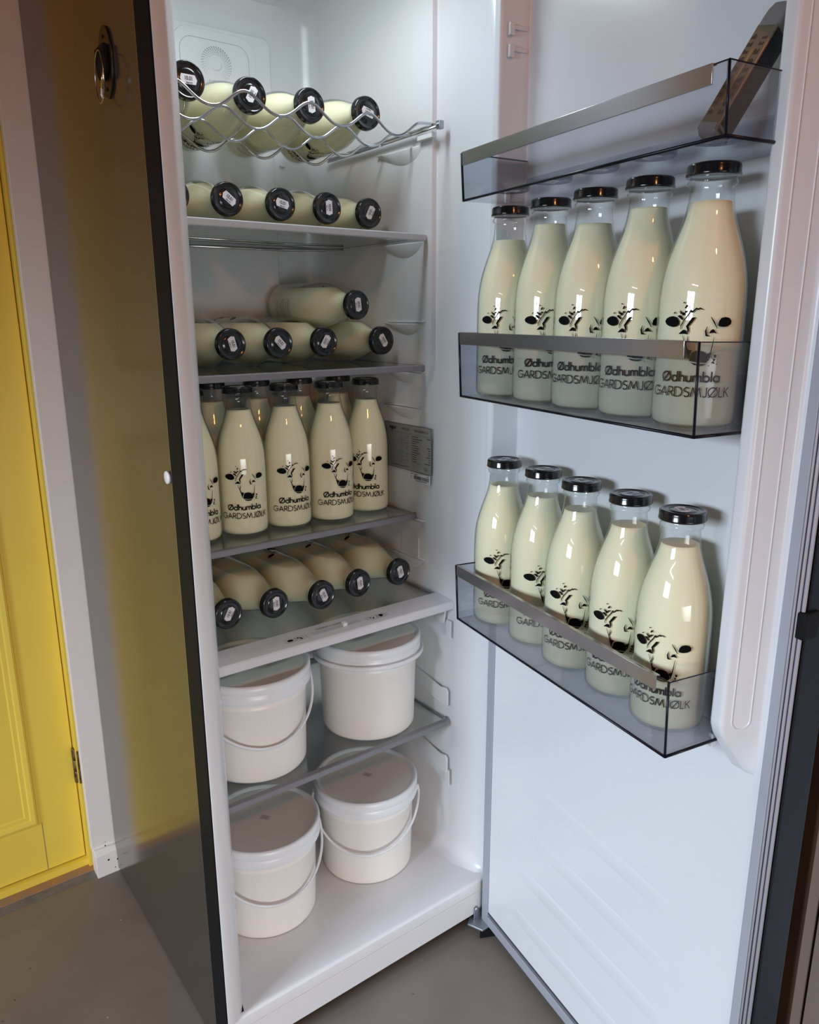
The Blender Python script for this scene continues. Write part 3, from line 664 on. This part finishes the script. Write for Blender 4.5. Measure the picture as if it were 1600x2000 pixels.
def logo_mesh():
    b = B()
    poly(b, [(228, 650), (245, 618), (290, 600), (345, 598), (400, 618), (438, 668), (440, 715), (405, 738), (350, 742), (295, 722), (250, 690)])
    poly(b, [(918, 692), (924, 640), (945, 598), (985, 573), (1025, 572), (1048, 600), (1046, 645), (1015, 685), (970, 706), (930, 708)])
    for q in ([(410, 602), (450, 592), (492, 640), (482, 662)], [(440, 525), (470, 556), (465, 590), (448, 572)], [(465, 560), (505, 560), (515, 585), (480, 606)], [(505, 545), (545, 540), (540, 562), (515, 570)],
              [(500, 505), (525, 462), (545, 475), (520, 512)], [(475, 430), (505, 428), (500, 444), (482, 444)], [(555, 480), (570, 488), (562, 500)], [(350, 560), (375, 540), (380, 556), (362, 570)], [(425, 545), (440, 552), (434, 566)]): poly(b, q)
    st(b, [(468, 778), (470, 730), (500, 672), (560, 590), (590, 535)], [.0006, .0010, .0010, .0010, .0014])
    st(b, [(590, 535), (600, 562), (655, 508), (668, 522), (700, 505), (735, 522)], [.0012, .0012, .0013, .0012, .0012, .0006])
    poly(b, [(655, 622), (608, 630), (538, 742), (552, 768), (620, 680)]); poly(b, [(540, 742), (575, 752), (582, 800), (568, 850), (562, 800)])
    poly(b, [(444, 842), (485, 802), (510, 785), (545, 798), (565, 848), (505, 838)])
    st(b, [(502, 862), (530, 930), (560, 1000), (590, 1090), (606, 1168)], [.0003, .0008, .0012, .0020, .0010])
    st(b, [(568, 868), (572, 925), (552, 985)], [.0003, .0012, .0008])
    poly(b, [(575, 1030), (600, 1052), (642, 1052), (622, 1100), (606, 1160), (592, 1110)])
    st(b, [(835, 606), (872, 665), (910, 738)], [.0006, .0013, .0006])
    st(b, [(800, 732), (786, 790), (798, 848), (832, 850)], [.0004, .0014, .0018, .0005])
    poly(b, [(822, 818), (845, 772), (872, 752), (912, 806), (870, 800)])
    st(b, [(886, 846), (876, 960), (862, 1080), (846, 1165)], [.0003, .0009, .0012, .0010]); poly(b, [(820, 1085), (860, 1060), (850, 1160), (835, 1120)])
    poly(b, [(616, 1196), (640, 1090), (690, 1058), (735, 1052), (790, 1060), (830, 1108), (842, 1162), (824, 1202), (720, 1210)])
    poly(b, [(636, 1216), (720, 1226), (822, 1214), (785, 1244), (735, 1252), (680, 1246)])
    for q in ([(900, 1085), (925, 1070), (932, 1100), (912, 1128)], [(890, 1130), (925, 1140), (905, 1175)], [(875, 1195), (900, 1165), (925, 1200)], [(932, 1190), (948, 1196), (936, 1208)], [(840, 1235), (862, 1228), (858, 1244)]): poly(b, q)
    word(b, 'Ødhumbla', .0600, .0495, .0090, .00165, .0016)
    word(b, 'GARDSMJØLK', .0835, .0345, .0092, .00115, .0016)
    return b.build('logo_print', inkm, recalc=False)
def back_mesh():
    b = B()     # rows of small print on the back of the bottle
    for k, (z_, ln) in enumerate(((.088, .036), (.083, .040), (.078, .030), (.070, .040), (.065, .042), (.060, .038), (.055, .022), (.046, .034), (.041, .030))):
        x = PI*R0-ln/2; e = PI*R0+ln/2
        while x < e:
            w_ = random.uniform(.0015, .005); stroke(b, [(x, z_), (min(e, x+w_), z_)], .0009); x += w_+.0009
    return b.build('back_print', inkm, recalc=False)
def bottle_profile(off=0):
    pr = [(.030, .0022), (.036, .0008), (.0395, .0022), (.0422, .007), (.0430, .014), (.0430, .118), (.0428, .128), (.0420, .140), (.0402, .153), (.0372, .166), (.0335, .178), (.0297, .189), (.0262, .199), (.0234, .209), (.0217, .219), (.0210, .2275), (.0209, .2310), (.0216, .2322), (.0237, .2332), (.0240, .2350), (.0236, .2366), (.0222, .2376), (.0216, .2392), (.0216, .2400), (.0220, .2406), (.0218, .248)]
    return [(r, z*1.018 if z > .02 else z) for r, z in pr]
def milk_profile(top):
    pr = [(r-.0022, z) for r, z in bottle_profile()[2:]]; pr[0] = (.036, .0045)
    out = []
    for (r0, z0), (r1, z1) in zip(pr, pr[1:]):
        if z0 >= top: break
        out.append((r0, z0))
        if z1 > top: t = (top-z0)/(z1-z0); out.append((r0+(r1-r0)*t, top)); break
    return out
glass_o = B().lathe(bottle_profile(), 56, cap1=False).build('glass_body', glassm)
LEV = (.2130, .2175, .2215, .2255)
milk_st = [B().lathe(milk_profile(z), 56).build('milk', milkm) for z in LEV]
bm_ = B().lathe(milk_profile(.241), 56)
g_ = bmesh.ops.bisect_plane(bm_.bm, geom=bm_.bm.verts[:]+bm_.bm.edges[:]+bm_.bm.faces[:], plane_co=(0, .0325, 0), plane_no=(0, 1, 0), clear_outer=True)
bmesh.ops.contextual_create(bm_.bm, geom=[e for e in g_['geom_cut'] if isinstance(e, bmesh.types.BMEdge)])
milk_side = bm_.build('milk', milkm)
DZL = .0046
lid_o = B().lathe([(r, z+DZL) for r, z in [(0, .2408), (.0214, .2408), (.0225, .2402), (.0256, .2402), (.0261, .2412), (.0261, .2424), (.0256, .2436), (.0256, .2484), (.0250, .2506), (.0236, .2518), (.0222, .2514), (.0212, .2504), (.0152, .2502), (.0146, .2508), (.0100, .2509), (0, .2509)]], 48, cap0=False).build('lid', lidm)
hexp = [(-.0125, 0), (-.0105, .0062), (.0095, .0062), (.0125, 0), (.0105, -.0062), (-.0095, -.0062)]
stick_b = B(); stick_b.prism(hexp, 0, .00025, 'z')
stick_o = stick_b.build('date_sticker', paper)
def sticker_text(num):
    m1 = text_mesh('x', num, .0064, ink2, None, None, bold=.00018); m2 = text_mesh('x', 'Best før', .0029, ink2, None, None, bold=.0001)
    bm2 = bmesh.new(); bm2.from_mesh(m1); bmesh.ops.transform(bm2, matrix=Matrix.Translation((0, .0010, .0004)) @ Matrix.Diagonal((.9, 1.15, 1, 1)), verts=bm2.verts)
    bm3 = bmesh.new(); bm3.from_mesh(m2); bmesh.ops.transform(bm3, matrix=Matrix.Translation((.001, -.0043, .0004)), verts=bm3.verts)
    t = bpy.data.meshes.new('t'); bm3.to_mesh(t); bm2.from_mesh(t); me = bpy.data.meshes.new('sticker_print'); bm2.to_mesh(me); me.materials.append(ink2); return me
sticker_me = sticker_text("10.01")
logo_o = logo_mesh(); back_o = back_mesh()
def bottle(state, M, roll, sroll, label, group, name='milk_bottle', sticker=True):
    """state: the milk level of a standing bottle, or 'side' (lying). M places the bottle: local z is its axis; lying: local y is world up"""
    t = bpy.data.objects.new(name, None); COL.objects.link(t); t.matrix_basis = M; t.empty_display_size = .03
    tag(t, label, 'bottle', group)
    def part(src, R=None):
        o = src.copy(); COL.objects.link(o); o.parent = t; o.matrix_basis = R or Matrix(); return o
    part(glass_o); part(milk_side if state == 'side' else milk_st[state])
    part(logo_o, Matrix.Rotation(roll, 4, 'Z')); part(back_o, Matrix.Rotation(roll, 4, 'Z'))
    l_ = part(lid_o)
    if sticker:
        s_ = stick_o.copy(); COL.objects.link(s_); s_.parent = l_; s_.matrix_basis = Matrix.Translation((.001, .0008, .2510+DZL)) @ Matrix.Rotation(sroll, 4, 'Z')
        p_ = bpy.data.objects.new('sticker_print', sticker_me); COL.objects.link(p_); p_.parent = l_; p_.matrix_basis = Matrix.Translation((.001, .0008, .2510+DZL)) @ Matrix.Rotation(sroll, 4, 'Z')
    return t
def stand(x, y, z, rot_right, label, group, lvl=1, sroll=None):
    """print turned towards the viewer, then rot_right degrees to the viewer's right"""
    a = math.atan2(CAM.y-y, CAM.x-x)          # direction to the viewer
    face = a + math.radians(rot_right)        # counter-clockwise = to the viewer's right
    return bottle(lvl, Matrix.Translation((x, y, z)), face+PI/2, random.uniform(0, 6) if sroll is None else sroll, label, group)
def lie(cap, base, roll, sroll_deg, label, group):
    """cap, base: centres of the lid top and of the foot"""
    c_, b_ = Vector(cap), Vector(base); ax = (c_-b_).normalized(); up = Vector((0, 0, 1)); up = (up-ax*up.dot(ax)).normalized(); xx = up.cross(ax)
    b_ = c_-ax*.2565
    M = Matrix(((xx.x, up.x, ax.x, b_.x), (xx.y, up.y, ax.y, b_.y), (xx.z, up.z, ax.z, b_.z), (0, 0, 0, 1)))
    return bottle('side', M, math.radians(roll), math.radians(sroll_deg), label, group)
N5 = ['leftmost', 'second from the left', 'middle', 'second from the right', 'rightmost']
# bottles in the wire rack
G = 'milk bottles lying in the wire rack'
zr = 1.4878
for (x, y, dx, ro, sr), d_ in zip(((.1262, .214, 0, -25, 0), (.2290, .232, .003, -22, 62), (.3318, .230, .002, 160, -86), (.4346, .217, -.002, -15, 164)),
        ('leftmost in the wire rack, date sticker upright on its black lid', 'second from the left in the wire rack, date sticker tilted steeply', 'third from the left in the wire rack, date sticker standing on end', 'rightmost in the wire rack, date sticker upside down on its black lid')):
    lie((x+dx, y, zr), (x, y+.252, zr), ro, sr, 'milk bottle lying '+d_, G)
G = 'milk bottles lying on the top glass shelf'
for (cx_, cy_, bx_, ro, sr), d_ in zip(((.1160, .274, .113, 10, 20), (.2030, .270, .2025, 200, -38), (.2985, .274, .2950, 160, -14), (.3860, .271, .3855, 30, -88), (.4815, .286, .4790, 170, 62)),
        ('half hidden behind the left frame', 'second from the left', 'middle one of the five', 'second from the right', 'rightmost, nearest the right wall')):
    lie((cx_, cy_, 1.3433), (bx_, cy_+.252, 1.3433), ro, sr, 'milk bottle lying on the top glass shelf, '+d_, G)
G = 'milk bottles lying on the second glass shelf'
zz = 1.0765+.0433
for (cx_, cy_, bx_, ro, sr), d_ in zip(((.1085, .275, .103, 10, 20), (.1965, .275, .192, 170, -76), (.2840, .275, .2815, 160, -48), (.3740, .275, .3720, 30, 58), (.4900, .262, .4820, 190, -58)),
        ('almost hidden behind the left frame', 'second from left, bottom layer', 'middle one of the bottom layer', 'fourth from left, below the upper bottle', 'rightmost, its lid close to the right wall')):
    lie((cx_, cy_, zz), (bx_, cy_+.25, zz), ro, sr, 'milk bottle lying on the second glass shelf, '+d_, G)
lie((.4360, .262, zz+.0635), (.4250, .512, zz+.0635), 100, -84, 'milk bottle lying on top of two others on the second glass shelf', G)
G = 'milk bottles standing on the third glass shelf'
zz = .7933
for (x, y, ro), d_ in zip(((.1240, .301, 16), (.2110, .299, 2), (.2980, .297, 18), (.3850, .288, 20), (.4760, .303, -7)),
        ('leftmost of the front row, half hidden', 'second from the left in the front row', 'middle one of the front row', 'second from the right in the front row', 'rightmost of the front row')):
    stand(x, y, zz, ro, 'milk bottle standing on the third glass shelf, '+d_, G)
for (x, y), d_ in zip(((.2090, .4070), (.2985, .4060), (.3860, .4000), (.4740, .4010)), ('leftmost of the back row', 'second from the left in the back row', 'second from the right in the back row', 'rightmost of the back row')):
    stand(x, y, zz, random.uniform(-150, 150), 'milk bottle standing on the third glass shelf, '+d_, G, lvl=2)
G = 'milk bottles lying on the drawer cover'
zz = .645+.0433
for (cx_, cy_, bx_, ro, sr), d_ in zip(((.1270, .194, .1000, 60, 60), (.2105, .190, .1885, 28, -88), (.2960, .176, .2765, 158, -68), (.3810, .189, .3640, 158, -84), (.4780, .196, .4640, 165, -76)),
        ('leftmost, cut off by the left frame', 'second from the left', 'middle one of the five', 'second from the right', 'rightmost, near the right wall')):
    lie((cx_, cy_, zz), (bx_, cy_+.251, zz), ro, sr, 'milk bottle lying on the glass above the tubs, '+d_, G)
def dpt(s, n, z): return DM @ Vector((s, n, z))
G = 'milk bottles in the middle door shelf'
for (s, n, ro, lv), d_ in zip(((.1290, .0690, -11, 0), (.2165, .0665, 3, 3), (.3040, .0680, -13, 1), (.3910, .0665, -14, 3), (.4785, .0680, -8, 2)),
        ('leftmost, nearest the hinge', 'second from the left', 'middle one of the five', 'second from the right', 'rightmost, its whole name readable')):
    p = dpt(s, n, 1.0520); stand(p.x, p.y, p.z, ro, 'milk bottle standing in the middle door shelf, '+d_, G, lvl=lv)
G = 'milk bottles in the lower door shelf'
for (s, n, ro, sr), d_ in zip(((.1185, .0600, 4, .4), (.2055, .0525, 12, .2), (.2925, .0560, -8, 1.2), (.3800, .0520, -11, .1), (.4670, .0565, -19, 1.0)),
        ('leftmost, nearest the hinge', 'second from the left', 'middle one of the five', 'second from the right', 'rightmost and nearest')):
    p = dpt(s, n, .7005); stand(p.x, p.y, p.z, ro, 'milk bottle standing in the lower door shelf, '+d_, G, sroll=sr)
for o in (glass_o, *milk_st, milk_side, lid_o, stick_o, logo_o, back_o): bpy.data.objects.remove(o)

# ------------------------------------------------------------------ white tubs
def tub(x, y, z, h_rot, droop, label, st_rot=0, mark=True, hr=.118):
    t = empty('plastic_tub', (x, y, z), label, 'bucket', 'white plastic tubs')
    B().lathe([(.0, .002), (.084, .002), (.087, 0), (.0890, .003), (.0895, .010), (.0930, .136), (.0941, .1375), (.0941, .1400), (.0933, .1415), (.0935, .150), (.0945, .152), (.0945, .160), (.0965, .162), (.0965, .166)], 72, cap0=False).build('tub_body', bucketm, t)
    b = B(); b.lathe([(.0962, .1520), (.1005, .1520), (.1022, .1535), (.1024, .1560), (.1022, .1660), (.1012, .1675), (.1012, .1690), (.1025, .1705), (.1025, .1780), (.1018, .1830), (.0990, .1856), (.0955, .1850), (.0930, .1825), (.0905, .1805)], 72, cap0=False, cap1=False); r_ = b.build('lid_rim', bucketrim, t)
    b = B(); b.lathe([(.0910, .1808), (.0860, .1800), (0, .1800)], 72, cap0=False); pl_ = b.build('lid', bucketlid, t)
    if mark:
        b = B(); b.box(-.0065, .0065, -.0095, .0095, .1800, .1803); s_ = b.build('date_sticker', paper, pl_, M=Matrix.Translation((.004, .0, 0)) @ Matrix.Rotation(st_rot, 4, 'Z'))
        text_mesh('sticker_print', "10.01", .0062, ink2, s_, Matrix.Translation((0, 0, .1805)) @ Matrix.Rotation(PI/2, 4, 'Z'))
        rects('sticker_line', [(-.0045, -.008, -.0041, .008), (.0041, -.008, .0045, .008)], ink2, s_, z=.1805)
    # ears and the bail handle
    b = B()
    for e in (1, -1): b.lathe([(.0, .0), (.0105, .0), (.0105, .004), (.006, .008), (.006, .0115)], 18, M=Matrix.Rotation(h_rot, 4, 'Z') @ Matrix.Translation((e*.0945, 0, .1500)) @ Matrix.Rotation(e*PI/2, 4, 'Y'))
    b.build('handle_ear', bucketrim, t)
    b = B(); pts = []
    dr_ = math.radians(droop)
    for k in range(49):
        a = PI*k/48; u_ = .1055*math.cos(a); v_ = hr*math.sin(a)     # half loop from ear to ear
        pts.append(Vector((u_, -v_*math.cos(dr_), .150-v_*math.sin(dr_))))
    pts = [Matrix.Rotation(h_rot, 4, 'Z') @ p for p in pts]
    b.tube(pts, .0046, 10, flat=.5); b.build('bail_handle', bucketrim, t)
    return t
va = lambda x, y: math.atan2(CAM.y-y, CAM.x-x)+PI/2
tub(.4115, .2143, .3955, va(.41, .21)+.30, -3, 'right white tub on the lower glass shelf, handle resting around its rim', 1.2, mark=False, hr=.1085)
tub(.1740, .2240, .3955, va(.17, .23)+.28, 41, 'left white tub on the lower glass shelf, handle hanging across its front', 1.0, mark=False, hr=.127)
tub(.3908, .1980, .1010, va(.39, .19)+.0, 36, 'right white tub on the refrigerator floor, its lid in full view', .5, hr=.127)
tub(.1680, .1990, .1010, va(.16, .19)+.25, 38, 'left white tub on the refrigerator floor, cut off by the left frame', .7, hr=.125)

# ------------------------------------------------------------------ the long printed pack leaning in the top door shelf
A0 = dpt(.4880, .0960, 1.3330); A1 = dpt(.5060, .0300, 1.4480)
ax = (A1-A0).normalized(); toward = (CAM-(A0+A1)/2); side = ax.cross(toward).normalized(); out = side.cross(ax).normalized()
th_ = math.radians(44); f_ = out*math.cos(th_)-side*math.sin(th_); s_ = ax.cross(f_).normalized()
if s_.dot(side) < 0: s_ = -s_
MP = Matrix(((s_.x, f_.x, ax.x, A0.x), (s_.y, f_.y, ax.y, A0.y), (s_.z, f_.z, ax.z, A0.z), (0, 0, 0, 1)))   # local x across, y = broad-face normal, z along
LL = (A1-A0).length
pk = empty('printed_pack', (0, 0, 0), 'long narrow bronze and black printed pack leaning in the top door shelf', 'package'); pk.matrix_basis = MP
B().prism(rrect(-.011, .011, -.0035, .0, .0015, 3), .004, LL-.024, 'z').build('card_sleeve', packm, pk)
B().box(-.0108, .0112, -.0230, -.0030, .004, LL-.024).build('black_side', packside, pk)
e = B(); e.grid([[(x*w_, -.0113+y*w_, zz_) for x, y in rrect(-.0113, .0113, -.0118, .0118, .004, 4)] for w_, zz_ in ((1, LL-.026), (1.0, LL-.016), (.96, LL-.008), (.82, LL-.001), (.5, LL+.003), (.05, LL+.004))], close=True); e.build('rounded_end', packcap, pk)
e = B(); e.grid([[(x*w_, -.0113+y*w_, zz_) for x, y in rrect(-.0113, .0113, -.0118, .0118, .004, 4)] for w_, zz_ in ((1, .010), (.98, .004), (.8, .0), (.05, -.001))], close=True); e.build('rounded_end', packcap, pk)
def face_rects(name, lst, m):
    b = B()
    for x0, z0, x1, z1 in lst: b.quad((x0, .0004, z0), (x1, .0004, z0), (x1, .0004, z1), (x0, .0004, z1))
    return b.build(name, m, pk, recalc=False)
face_rects('gold_band', [(-.0012, .03, .0016, LL-.05)], packgold)
L = []
for row in range(2):
    z = .018
    while z < LL-.034:
        w_ = random.uniform(.003, .007)
        x0_ = -.0085 if row == 0 else .0032
        for k in range(3): L.append((x0_+k*.0018, z, x0_+k*.0018+.0008, z+w_*random.uniform(.6, 1)))
        z += w_+.0028
face_rects('printed_lines', L, packside)
